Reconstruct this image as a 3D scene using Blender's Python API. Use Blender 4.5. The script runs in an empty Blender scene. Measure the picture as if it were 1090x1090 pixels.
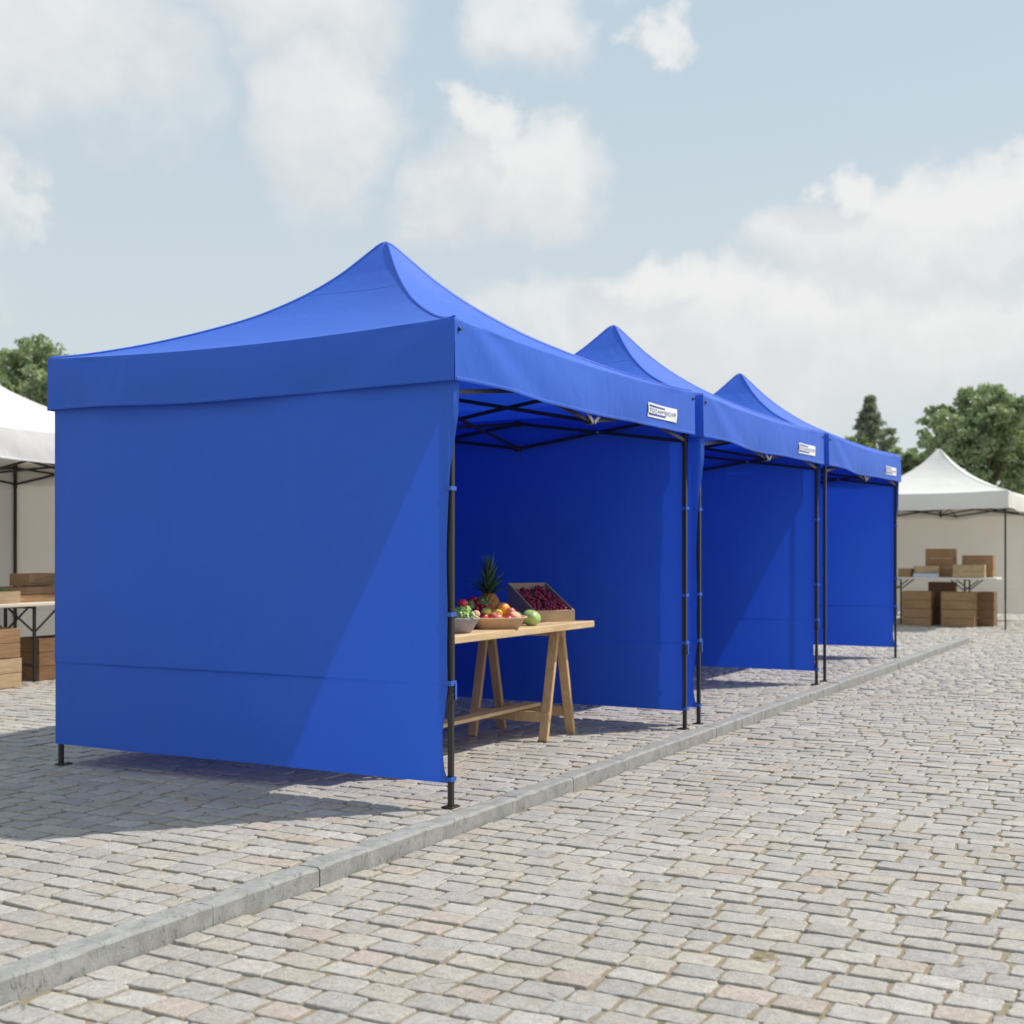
import bpy, math, random
import numpy as np
from mathutils import Vector, Matrix
random.seed(7); rng = np.random.default_rng(7)
C = bpy.context.scene.collection
R = math.radians; PI = math.pi
F = 1360.0; CAMH = 1.36
ANG = math.atan2(.878, .4785)
U = Vector((math.cos(ANG), math.sin(ANG), 0)); V = Vector((-math.sin(ANG), math.cos(ANG), 0))
A0 = Vector((-.325, 6.8, 0))
STREET = -.08

def W(u, v, z=0.0): return A0 + U*u + V*v + Vector((0, 0, z))
def uv(x, y):
    d = Vector((x, y, 0)) - A0
    return d.dot(U), d.dot(V)
def v_at(px, u):            # v of the point on the line u = const seen under the bearing px
    k = (px-545)/F
    return ((A0.x+U.x*u) - k*(A0.y+U.y*u)) / (k*V.y - V.x)
def u_at(px, v):
    k = (px-545)/F
    return ((A0.x+V.x*v) - k*(A0.y+V.y*v)) / (k*U.y - U.x)

# ------------------------------------------------------------------ materials
def new_mat(name):
    m = bpy.data.materials.new(name); m.use_nodes = True
    nt = m.node_tree; nt.nodes.clear()
    return m, nt
def N(nt, t, **kw):
    n = nt.nodes.new(t)
    for k, v in kw.items():
        if k.startswith('i_'): n.inputs[k[2:].replace('_', ' ')].default_value = v
        else: setattr(n, k, v)
    return n
def mth(nt, op, a, b=None, c=None, clamp=False):
    n = nt.nodes.new('ShaderNodeMath'); n.operation = op; n.use_clamp = clamp
    for i, x in enumerate((a, b, c)):
        if x is None: continue
        if isinstance(x, (int, float)): n.inputs[i].default_value = x
        else: nt.links.new(x, n.inputs[i])
    return n.outputs[0]
def mixc(nt, f, a, b, mode='MIX'):
    n = nt.nodes.new('ShaderNodeMix'); n.data_type = 'RGBA'; n.blend_type = mode
    for s, x in ((0, f), (6, a), (7, b)):
        if isinstance(x, (int, float)): n.inputs[s].default_value = x
        elif isinstance(x, tuple): n.inputs[s].default_value = (*x[:3], 1)
        else: nt.links.new(x, n.inputs[s])
    return n.outputs[2]
def ramp(nt, f, lo, hi):
    n = nt.nodes.new('ShaderNodeMapRange'); n.interpolation_type = 'SMOOTHSTEP'
    nt.links.new(f, n.inputs[0]); n.inputs[1].default_value = lo; n.inputs[2].default_value = hi
    return n.outputs[0]
def noise(nt, vec, scale, detail=4, rough=.55, dist=0.0):
    n = N(nt, 'ShaderNodeTexNoise'); n.inputs['Scale'].default_value = scale
    n.inputs['Detail'].default_value = detail; n.inputs['Roughness'].default_value = rough
    n.inputs['Distortion'].default_value = dist
    if vec is not None: nt.links.new(vec, n.inputs['Vector'])
    return n.outputs['Fac']
def bump(nt, h, strength, dist, normal=None):
    n = N(nt, 'ShaderNodeBump'); n.inputs['Strength'].default_value = strength
    n.inputs['Distance'].default_value = dist; nt.links.new(h, n.inputs['Height'])
    if normal is not None: nt.links.new(normal, n.inputs['Normal'])
    return n.outputs[0]
def scaled(nt, vec, s):
    n = N(nt, 'ShaderNodeMapping'); n.inputs['Scale'].default_value = s
    nt.links.new(vec, n.inputs['Vector']); return n.outputs[0]

def simple(name, col, rough=.5, metal=0, var=.12, nscale=20, bstr=.15, bdist=.002, spec=.5, sss=0):
    m, nt = new_mat(name)
    tc = N(nt, 'ShaderNodeTexCoord').outputs['Object']
    n = noise(nt, tc, nscale)
    c = mixc(nt, n, tuple(x*(1-var) for x in col), tuple(min(1, x*(1+var)) for x in col))
    p = N(nt, 'ShaderNodeBsdfPrincipled'); p.inputs['Roughness'].default_value = rough
    p.inputs['Metallic'].default_value = metal; p.inputs['Specular IOR Level'].default_value = spec
    nt.links.new(c, p.inputs['Base Color'])
    if sss:
        p.inputs['Subsurface Weight'].default_value = sss; p.inputs['Subsurface Radius'].default_value = (.01, .004, .002)
        p.inputs['Subsurface Scale'].default_value = 1
    nt.links.new(bump(nt, noise(nt, tc, nscale*4), bstr, bdist), p.inputs['Normal'])
    o = N(nt, 'ShaderNodeOutputMaterial'); nt.links.new(p.outputs[0], o.inputs[0])
    return m

def fabric(name, col, tcol, tfac, rough=.55, spec=.35):
    m, nt = new_mat(name)
    tc = N(nt, 'ShaderNodeTexCoord').outputs['Object']
    big = noise(nt, tc, 1.3, 3, .5, .6)
    mid = noise(nt, scaled(nt, tc, (1, 1, .45)), 5, 3, .5, 1.2)
    fine = noise(nt, tc, 260, 2)
    c = mixc(nt, mth(nt, 'MULTIPLY', big, 1.0), tuple(x*.93 for x in col), tuple(min(1, x*1.07) for x in col))
    b1 = bump(nt, mid, .2, .03)
    b2 = bump(nt, big, .3, .08, b1)
    b3 = bump(nt, fine, .18, .0012, b2)
    p = N(nt, 'ShaderNodeBsdfPrincipled'); p.inputs['Roughness'].default_value = rough
    p.inputs['Specular IOR Level'].default_value = spec
    p.inputs['Sheen Weight'].default_value = .04; p.inputs['Sheen Roughness'].default_value = .5
    nt.links.new(c, p.inputs['Base Color']); nt.links.new(b3, p.inputs['Normal'])
    t = N(nt, 'ShaderNodeBsdfTranslucent'); t.inputs['Color'].default_value = (*tcol, 1)
    nt.links.new(b2, t.inputs['Normal'])
    mx = N(nt, 'ShaderNodeMixShader'); mx.inputs[0].default_value = tfac
    nt.links.new(p.outputs[0], mx.inputs[1]); nt.links.new(t.outputs[0], mx.inputs[2])
    o = N(nt, 'ShaderNodeOutputMaterial'); nt.links.new(mx.outputs[0], o.inputs[0])
    return m

def wood(name, ca, cb, stretch=(1.2, 14, 14), rough=.6, knots=True):
    m, nt = new_mat(name)
    tc = N(nt, 'ShaderNodeTexCoord').outputs['Object']
    sc = scaled(nt, tc, stretch)
    g = noise(nt, sc, 3.2, 6, .6, 1.0)
    fine = noise(nt, scaled(nt, tc, tuple(s*5 for s in stretch)), 4, 3)
    blot = noise(nt, tc, 3.0, 2)
    c = mixc(nt, ramp(nt, g, .3, .7), ca, cb)
    c = mixc(nt, mth(nt, 'MULTIPLY', ramp(nt, blot, .35, .75), .4), c, tuple(x*.72 for x in ca))
    if knots:
        vo = N(nt, 'ShaderNodeTexVoronoi'); vo.inputs['Scale'].default_value = 3.1
        nt.links.new(tc, vo.inputs['Vector'])
        k = mth(nt, 'LESS_THAN', vo.outputs['Distance'], .07)
        c = mixc(nt, mth(nt, 'MULTIPLY', k, .55), c, tuple(x*.3 for x in ca))
    p = N(nt, 'ShaderNodeBsdfPrincipled'); p.inputs['Roughness'].default_value = rough
    p.inputs['Specular IOR Level'].default_value = .3
    nt.links.new(c, p.inputs['Base Color'])
    nt.links.new(bump(nt, fine, .3, .002), p.inputs['Normal'])
    o = N(nt, 'ShaderNodeOutputMaterial'); nt.links.new(p.outputs[0], o.inputs[0])
    return m

def stone_mat():
    m, nt = new_mat('granite_setts')
    tc = N(nt, 'ShaderNodeTexCoord').outputs['Object']
    at = N(nt, 'ShaderNodeVertexColor'); at.layer_name = 'tint'
    s1 = noise(nt, tc, 22, 6, .65, .5); s2 = noise(nt, tc, 150, 3, .7)
    s3 = noise(nt, tc, 6, 3, .6); s4 = noise(nt, tc, 300, 1, .5); s5 = noise(nt, tc, 55, 5, .75, .3)
    c = mixc(nt, ramp(nt, s1, .25, .8), mixc(nt, 1.0, at.outputs['Color'], (.74, .73, .72), 'MULTIPLY'), at.outputs['Color'])
    c = mixc(nt, mth(nt, 'MULTIPLY', ramp(nt, s5, .48, .66), .42), c, (.22, .205, .185))
    c = mixc(nt, mth(nt, 'MULTIPLY', ramp(nt, s2, .50, .66), .55), c, (.60, .58, .54))
    c = mixc(nt, mth(nt, 'MULTIPLY', ramp(nt, s4, .56, .68), .5), c, (.09, .09, .09))
    c = mixc(nt, mth(nt, 'MULTIPLY', ramp(nt, s3, .55, .8), .5), c, (.37, .325, .26))
    s6 = noise(nt, tc, .55, 4, .6); s7 = noise(nt, tc, 2.1, 5, .65)
    c = mixc(nt, mth(nt, 'MULTIPLY', ramp(nt, s6, .45, .7), .35), c, mixc(nt, 1.0, c, (.80, .78, .75), 'MULTIPLY'))
    c = mixc(nt, mth(nt, 'MULTIPLY', ramp(nt, s7, .58, .72), .5), c, mixc(nt, 1.0, c, (.74, .72, .68), 'MULTIPLY'))
    p = N(nt, 'ShaderNodeBsdfPrincipled'); p.inputs['Roughness'].default_value = .8
    p.inputs['Specular IOR Level'].default_value = .3
    nt.links.new(c, p.inputs['Base Color'])
    b = bump(nt, s1, .8, .010); b = bump(nt, s5, .8, .006, b); b = bump(nt, s2, .7, .004, b)
    nt.links.new(b, p.inputs['Normal'])
    o = N(nt, 'ShaderNodeOutputMaterial'); nt.links.new(p.outputs[0], o.inputs[0])
    return m

def sand_mat():
    m, nt = new_mat('joint_grit')
    tc = N(nt, 'ShaderNodeTexCoord').outputs['Object']
    a = noise(nt, tc, 2.2, 5, .6); b = noise(nt, tc, 130, 3, .7); g = noise(nt, tc, 9, 4, .7)
    c = mixc(nt, b, (.17, .14, .095), (.42, .35, .25))
    c = mixc(nt, mth(nt, 'MULTIPLY', ramp(nt, mth(nt, 'ADD', mth(nt, 'MULTIPLY', a, .6), mth(nt, 'MULTIPLY', g, .5)), .57, .70), .8), c, (.075, .10, .025))
    p = N(nt, 'ShaderNodeBsdfPrincipled'); p.inputs['Roughness'].default_value = .95
    p.inputs['Specular IOR Level'].default_value = .1
    nt.links.new(c, p.inputs['Base Color']); nt.links.new(bump(nt, b, 1, .006), p.inputs['Normal'])
    o = N(nt, 'ShaderNodeOutputMaterial'); nt.links.new(p.outputs[0], o.inputs[0])
    return m

def far_ground_mat():
    m, nt = new_mat('far_paving')
    tc = N(nt, 'ShaderNodeTexCoord').outputs['Object']
    mp = N(nt, 'ShaderNodeMapping'); mp.inputs['Rotation'].default_value = (0, 0, -(ANG+PI/2))
    nt.links.new(tc, mp.inputs['Vector'])
    br = N(nt, 'ShaderNodeTexBrick'); br.inputs['Scale'].default_value = 1
    br.inputs['Brick Width'].default_value = .185; br.inputs['Row Height'].default_value = .139
    br.inputs['Mortar Size'].default_value = .012
    br.inputs['Color1'].default_value = (.38, .36, .32, 1); br.inputs['Color2'].default_value = (.44, .42, .38, 1)
    br.inputs['Mortar'].default_value = (.18, .15, .11, 1)
    nt.links.new(mp.outputs[0], br.inputs['Vector'])
    c = mixc(nt, noise(nt, tc, .3, 4), br.outputs['Color'], (.36, .34, .30))
    p = N(nt, 'ShaderNodeBsdfPrincipled'); p.inputs['Roughness'].default_value = .85
    nt.links.new(c, p.inputs['Base Color'])
    o = N(nt, 'ShaderNodeOutputMaterial'); nt.links.new(p.outputs[0], o.inputs[0])
    return m

def kerb_mat():
    m, nt = new_mat('kerb_stone')
    tc = N(nt, 'ShaderNodeTexCoord').outputs['Object']
    a = noise(nt, tc, 9, 5, .65, .6); b = noise(nt, tc, 120, 3, .7); d = noise(nt, scaled(nt, tc, (1, 1, .5)), 26, 5, .7, 1.5)
    c = mixc(nt, ramp(nt, a, .25, .75), (.24, .24, .235), (.35, .35, .34))
    c = mixc(nt, mth(nt, 'MULTIPLY', ramp(nt, b, .5, .75), .4), c, (.46, .45, .43))
    c = mixc(nt, mth(nt, 'MULTIPLY', ramp(nt, d, .54, .66), .7), c, (.13, .13, .12))
    p = N(nt, 'ShaderNodeBsdfPrincipled'); p.inputs['Roughness'].default_value = .8
    p.inputs['Specular IOR Level'].default_value = .25
    nt.links.new(c, p.inputs['Base Color'])
    nt.links.new(bump(nt, b, .5, .004, bump(nt, d, .5, .008)), p.inputs['Normal'])
    o = N(nt, 'ShaderNodeOutputMaterial'); nt.links.new(p.outputs[0], o.inputs[0])
    return m

def leaf_mat(name, ca, cb):
    m, nt = new_mat(name)
    tc = N(nt, 'ShaderNodeTexCoord').outputs['Object']
    n = noise(nt, tc, 1.1, 3, .6); n2 = noise(nt, tc, 14, 2, .6)
    c = mixc(nt, ramp(nt, mth(nt, 'ADD', mth(nt, 'MULTIPLY', n, .6), mth(nt, 'MULTIPLY', n2, .4)), .35, .65), ca, cb)
    p = N(nt, 'ShaderNodeBsdfPrincipled'); p.inputs['Roughness'].default_value = .5
    p.inputs['Specular IOR Level'].default_value = .35
    nt.links.new(c, p.inputs['Base Color'])
    t = N(nt, 'ShaderNodeBsdfTranslucent'); nt.links.new(mixc(nt, 1.0, c, (1.3, 1.4, .7), 'MULTIPLY'), t.inputs['Color'])
    mx = N(nt, 'ShaderNodeMixShader'); mx.inputs[0].default_value = .3
    nt.links.new(p.outputs[0], mx.inputs[1]); nt.links.new(t.outputs[0], mx.inputs[2])
    o = N(nt, 'ShaderNodeOutputMaterial'); nt.links.new(mx.outputs[0], o.inputs[0])
    return m

M = dict(
    blue=fabric('blue_polyester', (.032, .138, .67), (.016, .092, .78), .19),
    strap=simple('blue_webbing', (.022, .10, .46), .6, nscale=80),
    white=fabric('white_polyester', (.78, .77, .74), (.70, .64, .54), .16),
    black=simple('black_powder_coat', (.022, .021, .020), .38, 0, .1, 40, .05),
    steel=simple('galvanised_hinge', (.42, .41, .40), .4, .8, .1, 60),
    plastic=simple('black_plastic', (.02, .02, .02), .5),
    pine=wood('pine_boards', (.50, .32, .16), (.68, .48, .27), (14, 14, 1.2)),
    pine_long=wood('pine_boards_long', (.54, .37, .20), (.72, .53, .31), (1.0, 14, 14)),
    crate=wood('crate_wood', (.27, .155, .075), (.42, .26, .13)),
    cratedark=wood('dark_crate_wood', (.16, .085, .04), (.27, .155, .075)),
    cratepale=wood('pale_crate_wood', (.42, .29, .16), (.58, .43, .26)),
    ply=simple('cream_table_top', (.66, .58, .47), .55, 0, .08, 6),
    whitetop=simple('white_table_top', (.72, .69, .63), .55, 0, .05, 6),
    card=simple('kraft_board', (.48, .35, .21), .8, 0, .12, 12, .3),
    pulp=simple('wooden_tray', (.68, .46, .28), .65, 0, .18, 25, .3),
    basket=simple('grey_woven_basket', (.40, .37, .38), .75, 0, .3, 60, .9, .006),
    tinblue=simple('pale_blue_tray', (.50, .60, .72), .4),
    orange=simple('orange_peel', (.95, .34, .02), .42, 0, .06, 30, .5, .0015, .5, .15),
    red=simple('red_apple_skin', (.68, .035, .045), .28, 0, .5, 14, .03, .001, .6),
    redpink=simple('blush_apple_skin', (.82, .20, .12), .32, 0, .45, 11, .03, .001, .5),
    yellow=simple('yellow_pear_skin', (.78, .72, .10), .38, 0, .22, 16, .05, .001, .5),
    peach=simple('peach_skin', (.90, .45, .27), .6, 0, .3, 14, .05, .001, .3),
    green=simple('green_tomato_skin', (.40, .56, .17), .33, 0, .3, 14, .05, .001, .5),
    leafgreen=simple('lettuce_leaf', (.42, .60, .18), .5, 0, .45, 18, .4, .004),
    palegreen=simple('green_grape_skin', (.58, .68, .30), .3, 0, .25, 20),
    darkleaf=simple('herb_leaf', (.18, .27, .10), .55, 0, .4, 20, .3),
    cherry=simple('cherry_skin', (.42, .012, .03), .22, 0, .5, 20, .02, .001, .6),
    grape=simple('red_grape_skin', (.30, .024, .05), .3, 0, .7, 16, .05, .001, .5),
    stem=simple('grape_stem', (.22, .17, .06), .7),
    pineskin=simple('pineapple_rind', (.42, .19, .05), .6, 0, .5, 45, .6, .004),
    pineleaf=simple('pineapple_leaf', (.08, .16, .09), .45, 0, .35, 30, .1),
    patchw=simple('white_label', (.80, .80, .78), .5, 0, .03),
    patchb=simple('label_blue', (.03, .085, .36), .5, 0, .03),
    bark=simple('bark', (.10, .075, .05), .9, 0, .3, 6, .8, .03),
    sett=stone_mat(), sand=sand_mat(), farg=far_ground_mat(), kerb=kerb_mat(),
    leafA=leaf_mat('broadleaf_foliage', (.20, .26, .16), (.36, .43, .27)),  # all three foliage colours paled and greyed to stand in for distance haze
    leafB=leaf_mat('yellow_green_foliage', (.20, .25, .12), (.32, .38, .19)),
    leafC=leaf_mat('conifer_foliage', (.18, .205, .165), (.26, .285, .23)),
)

# ------------------------------------------------------------------ mesh helper
class MB:
    def __init__(s): s.v = []; s.f = []; s.m = []; s.sm = []
    def add(s, vs, fs, mi=0, smooth=False, mat=None):
        b = len(s.v)
        for p in vs:
            p = Vector(p)
            if mat is not None: p = mat @ p
            s.v.append(tuple(p))
        for f in fs: s.f.append([b+i for i in f]); s.m.append(mi); s.sm.append(smooth)
    def box(s, c, size, mat=None, mi=0, bev=0.0):
        x, y, z = (k/2 for k in size); cx, cy, cz = c
        if bev <= 0:
            vs = [(cx+sx*x, cy+sy*y, cz+sz*z) for sz in (-1, 1) for sy in (-1, 1) for sx in (-1, 1)]
            s.add(vs, [(0, 2, 3, 1), (4, 5, 7, 6), (0, 1, 5, 4), (2, 6, 7, 3), (0, 4, 6, 2), (1, 3, 7, 5)], mi, False, mat)
            return
        import itertools
        b = min(bev, x*.45, y*.45, z*.45)
        idx = {}; vs = []
        for sx, sy, sz in itertools.product((-1, 1), repeat=3):
            for ax in range(3):
                p = [sx*(x-b), sy*(y-b), sz*(z-b)]; p[ax] = (sx*x, sy*y, sz*z)[ax]
                idx[(sx, sy, sz, ax)] = len(vs); vs.append((cx+p[0], cy+p[1], cz+p[2]))
        fs = []
        for ax in range(3):
            o = [a for a in range(3) if a != ax]
            for sg in (-1, 1):
                q = []
                for a, bb in ((-1, -1), (1, -1), (1, 1), (-1, 1)):
                    k = [0, 0, 0]; k[ax] = sg; k[o[0]] = a; k[o[1]] = bb
                    q.append(idx[(*k, ax)])
                if (sg > 0) == (ax == 1): q.reverse()
                fs.append(q)
            for a in (-1, 1):
                for bb in (-1, 1):
                    q = []
                    for (e, w) in ((-1, o[0]), (1, o[0]), (1, o[1]), (-1, o[1])):
                        k = [0, 0, 0]; k[ax] = e; k[o[0]] = a; k[o[1]] = bb
                        q.append(idx[(*k, w)])
                    fs.append(q)
        for sx, sy, sz in itertools.product((-1, 1), repeat=3):
            fs.append([idx[(sx, sy, sz, a)] for a in range(3)])
        s.add(vs, fs, mi, False, mat)
    def bar(s, a, b, w, h=None, mi=0, up=(0, 0, 1)):
        a = Vector(a); b = Vector(b); d = b-a; L = d.length; x = d.normalized()
        up = Vector(up)
        if abs(x.dot(up)) > .98: up = Vector((0, 1, 0))
        y = up.cross(x).normalized(); z = x.cross(y)
        mt = Matrix.Translation((a+b)/2) @ Matrix((x, y, z)).transposed().to_4x4()
        s.box((0, 0, 0), (L, w, h or w), mt, mi, bev=min(w, h or w)*.12)
    def tube(s, pts, rad, n=8, mi=0, cap=True):
        pts = [Vector(p) for p in pts]; rings = []; vs = []
        for i, p in enumerate(pts):
            d = (pts[min(i+1, len(pts)-1)]-pts[max(i-1, 0)]).normalized()
            a = d.orthogonal().normalized() if abs(d.z) > .9 else d.cross(Vector((0, 0, 1))).normalized()
            b = d.cross(a); r = rad[i] if isinstance(rad, (list, tuple)) else rad
            for k in range(n):
                t = 2*PI*k/n; vs.append(p+a*math.cos(t)*r+b*math.sin(t)*r)
        fs = [(i*n+k, i*n+(k+1) % n, (i+1)*n+(k+1) % n, (i+1)*n+k) for i in range(len(pts)-1) for k in range(n)]
        if cap: fs += [tuple(range(n))[::-1], tuple((len(pts)-1)*n+k for k in range(n))]
        s.add(vs, fs, mi, True)
    def lathe(s, prof, n=20, c=(0, 0, 0), mi=0, mat=None, wob=None):
        vs = []; 
        for r, z in prof:
            for k in range(n):
                t = 2*PI*k/n; q = 1 if wob is None else wob(t, z)
                vs.append((c[0]+r*q*math.cos(t), c[1]+r*q*math.sin(t), c[2]+z))
        fs = [(i*n+k, i*n+(k+1) % n, (i+1)*n+(k+1) % n, (i+1)*n+k) for i in range(len(prof)-1) for k in range(n)]
        s.add(vs, fs, mi, True, mat)
    def ball(s, c, r, n=10, m=7, mi=0, sq=(1, 1, 1)):
        vs = [(c[0], c[1], c[2]-r*sq[2])]
        for i in range(1, m):
            ph = -PI/2+PI*i/m
            for k in range(n):
                t = 2*PI*k/n; vs.append((c[0]+r*sq[0]*math.cos(ph)*math.cos(t), c[1]+r*sq[1]*math.cos(ph)*math.sin(t), c[2]+r*sq[2]*math.sin(ph)))
        vs.append((c[0], c[1], c[2]+r*sq[2]))
        fs = [(0, 1+(k+1) % n, 1+k) for k in range(n)]
        for i in range(m-2):
            fs += [(1+i*n+k, 1+i*n+(k+1) % n, 1+(i+1)*n+(k+1) % n, 1+(i+1)*n+k) for k in range(n)]
        L = len(vs)-1; fs += [(L, L-n+k, L-n+(k+1) % n) for k in range(n)]
        s.add(vs, fs, mi, True)
    def grid(s, fn, nu, nv, mi=0, smooth=True):
        vs = [fn(i/nu, j/nv) for j in range(nv+1) for i in range(nu+1)]
        fs = [(j*(nu+1)+i, j*(nu+1)+i+1, (j+1)*(nu+1)+i+1, (j+1)*(nu+1)+i) for j in range(nv) for i in range(nu)]
        s.add(vs, fs, mi, smooth)
    def build(s, name, mats, parent=None, loc=(0, 0, 0), rot=(0, 0, 0)):
        me = bpy.data.meshes.new(name); me.from_pydata(s.v, [], s.f)
        for m in (mats if isinstance(mats, (list, tuple)) else [mats]): me.materials.append(m)
        me.polygons.foreach_set('material_index', s.m); me.polygons.foreach_set('use_smooth', s.sm)
        me.update()
        o = bpy.data.objects.new(name, me); C.objects.link(o); o.parent = parent
        o.location = loc; o.rotation_euler = rot
        return o

def tag(o, label=None, cat=None, group=None, kind=None):
    for k, v in (('label', label), ('category', cat), ('group', group), ('kind', kind)):
        if v: o[k] = v
    return o
def empty(name, label, cat, loc, rz=0.0, group=None):
    o = bpy.data.objects.new(name, None); C.objects.link(o); o.location = loc; o.rotation_euler = (0, 0, rz)
    o.empty_display_size = .2
    return tag(o, label, cat, group)
def dup(root, loc, rz, label, group=None):
    kids = {}
    for o in bpy.data.objects:
        if o.parent: kids.setdefault(o.parent.name, []).append(o)
    def cp(o, par):
        c = o.copy(); C.objects.link(c); c.parent = par
        for k in kids.get(o.name, []): cp(k, c)
        return c
    r = cp(root, None); r.location = loc; r.rotation_euler = (0, 0, rz); r['label'] = label
    if group: r['group'] = group
    return r

# ------------------------------------------------------------------ text to mesh
def text_geo(txt, height, width):
    cu = bpy.data.curves.new('lettering', 'FONT'); cu.body = txt; cu.size = 1; cu.fill_mode = 'FRONT'
    cu.offset = .0
    ob = bpy.data.objects.new('lettering', cu); C.objects.link(ob)
    bpy.context.view_layer.update()
    me = bpy.data.meshes.new_from_object(ob.evaluated_get(bpy.context.evaluated_depsgraph_get()))
    vs = [tuple(v.co) for v in me.vertices]; fs = [tuple(p.vertices) for p in me.polygons]
    bpy.data.objects.remove(ob); bpy.data.curves.remove(cu); bpy.data.meshes.remove(me)
    x0 = min(v[0] for v in vs); x1 = max(v[0] for v in vs); y0 = min(v[1] for v in vs); y1 = max(v[1] for v in vs)
    return [((v[0]-x0)/(x1-x0)*width, (v[1]-y0)/(y1-y0)*height) for v in vs], fs

# ------------------------------------------------------------------ pop-up tent
TL, TD = 3.46, 2.925          # post to post along the row / into the plaza
OV = .058                    # canopy overhang
HE, HP = 2.60, 3.545        # eave, peak
gs = np.array([0, .02, .05, .1, .15, .25, .4, .5, .62, .75, .88, .95, 1.0])
PK = (0.0, 0.0); PH = 0.0
gv = np.array([1.0, .982, .925, .825, .730, .575, .395, .303, .208, .118, .046, .016, 0.0])
def gprof(s):
    # smooth (monotone cubic) interpolation
    h = np.diff(gs); d = np.diff(gv)/h
    m = np.zeros(len(gs)); m[1:-1] = (d[:-1]+d[1:])/2; m[0] = d[0]; m[-1] = d[-1]
    i = min(max(int(np.searchsorted(gs, s))-1, 0), len(gs)-2); t = (s-gs[i])/h[i]
    return float((1+2*t)*(1-t)**2*gv[i]+t*(1-t)**2*h[i]*m[i]+t*t*(3-2*t)*gv[i+1]+t*t*(t-1)*h[i]*m[i+1])
CX, CY = TL/2, TD/2; HX, HY = TL/2+OV, TD/2+OV
corners = [(-1, -1), (1, -1), (1, 1), (-1, 1)]
def per(side, a):           # side 0 = front (-y), 1 = right (+x), 2 = back, 3 = left
    (x0, y0), (x1, y1) = corners[side], corners[(side+1) % 4]
    return x0+(x1-x0)*a, y0+(y1-y0)*a
NRM = [(0, -1), (1, 0), (0, 1), (-1, 0)]
def roof(side, a, s, lift=0.0):
    x, y = per(side, a); t = 2*a-1; e = 1-t*t
    z = HE+(HP-HE)*gprof(s) - (.040*s**3+.045*math.sin(PI*min(1, s*1.02))*s)*e
    pin = .012*math.sin(PI*s)*e
    z += .006*math.sin(9*a+5*s+side+PH)*s*(1-s)*2
    k = (1-s)**1.5
    return (CX+PK[0]*k+HX*x*(s-pin*abs(NRM[side][0])), CY+PK[1]*k+HY*y*(s-pin*abs(NRM[side][1])), z+lift)
def zbot(side, a): return 2.268-.022*math.sin(PI*a)**2+.006*math.sin(4*PI*a)*(1 if side == 0 else .5)
def val(side, a, b, off=0.0):   # b: 0 at eave, 1 at the bottom hem
    x, y = per(side, a); zt = roof(side, a, 1.0)[2]; zb = zbot(side, a)
    e = math.sin(PI*a)
    out = .010*math.sin(PI*b)*e + b*e*(.016 + .016*math.sin(7*a+side*2+PH)+.010*math.sin(19*a+1.3*side+PH*2)) 
    # puckers running down from the corners
    for ca in (a, 1-a): out += .010*math.exp(-((ca-.05-.12*b)/.03)**2) - .008*math.exp(-((ca-.10-.2*b)/.04)**2)
    out = out*min(1, 12*min(a, 1-a)) + off + .004*b
    n = NRM[side]
    return (CX+HX*x+n[0]*out, CY+HY*y+n[1]*out, zt+(zb-zt)*b)

def canopy(mat):
    mb = MB()
    sl = [0, .006, .014, .025, .04, .06, .085, .115, .15, .19, .23, .262, .30, .34, .38, .42, .46, .5, .54, .58, .62, .66, .70, .74, .78, .82, .86, .90, .93, .96, .985, 1.0]
    bl = [0, .05, .14, .26, .4, .55, .7, .82, .92, .965, 1.0]
    na = 40
    for side in range(4):
        rows = [[roof(side, i/na, s) for i in range(na+1)] for s in sl] + [[val(side, i/na, b) for i in range(na+1)] for b in bl[1:]]
        vs = [p for r in rows for p in r]; n1 = na+1
        mb.add(vs, [(j*n1+i, (j+1)*n1+i, (j+1)*n1+i+1, j*n1+i+1) for j in range(len(rows)-1) for i in range(na)], 0, True)
        # sewn band across the panel near the peak
        mb.grid(lambda a, b: roof(side, a, .252+.012*b, .004*math.sin(PI*b)), na, 3)
        # hem
        mb.grid(lambda a, b: val(side, .003+.994*a, .935+.066*b, .003*math.sin(PI*b)+.0006), na, 3)
    # piping strips along the four hips
    for side in range(4):
        def strip(a, b):
            s = .001+.994*a
            d = min(.45, abs(.016/(s*HX*2)))*(b*2-1)
            if d >= 0: p = roof(side, d, s)
            else: p = roof((side-1) % 4, 1+d, s)
            return (p[0], p[1], p[2]+.005+.006*math.sin(PI*b))
        mb.grid(strip, 60, 4)
    return mb

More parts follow.
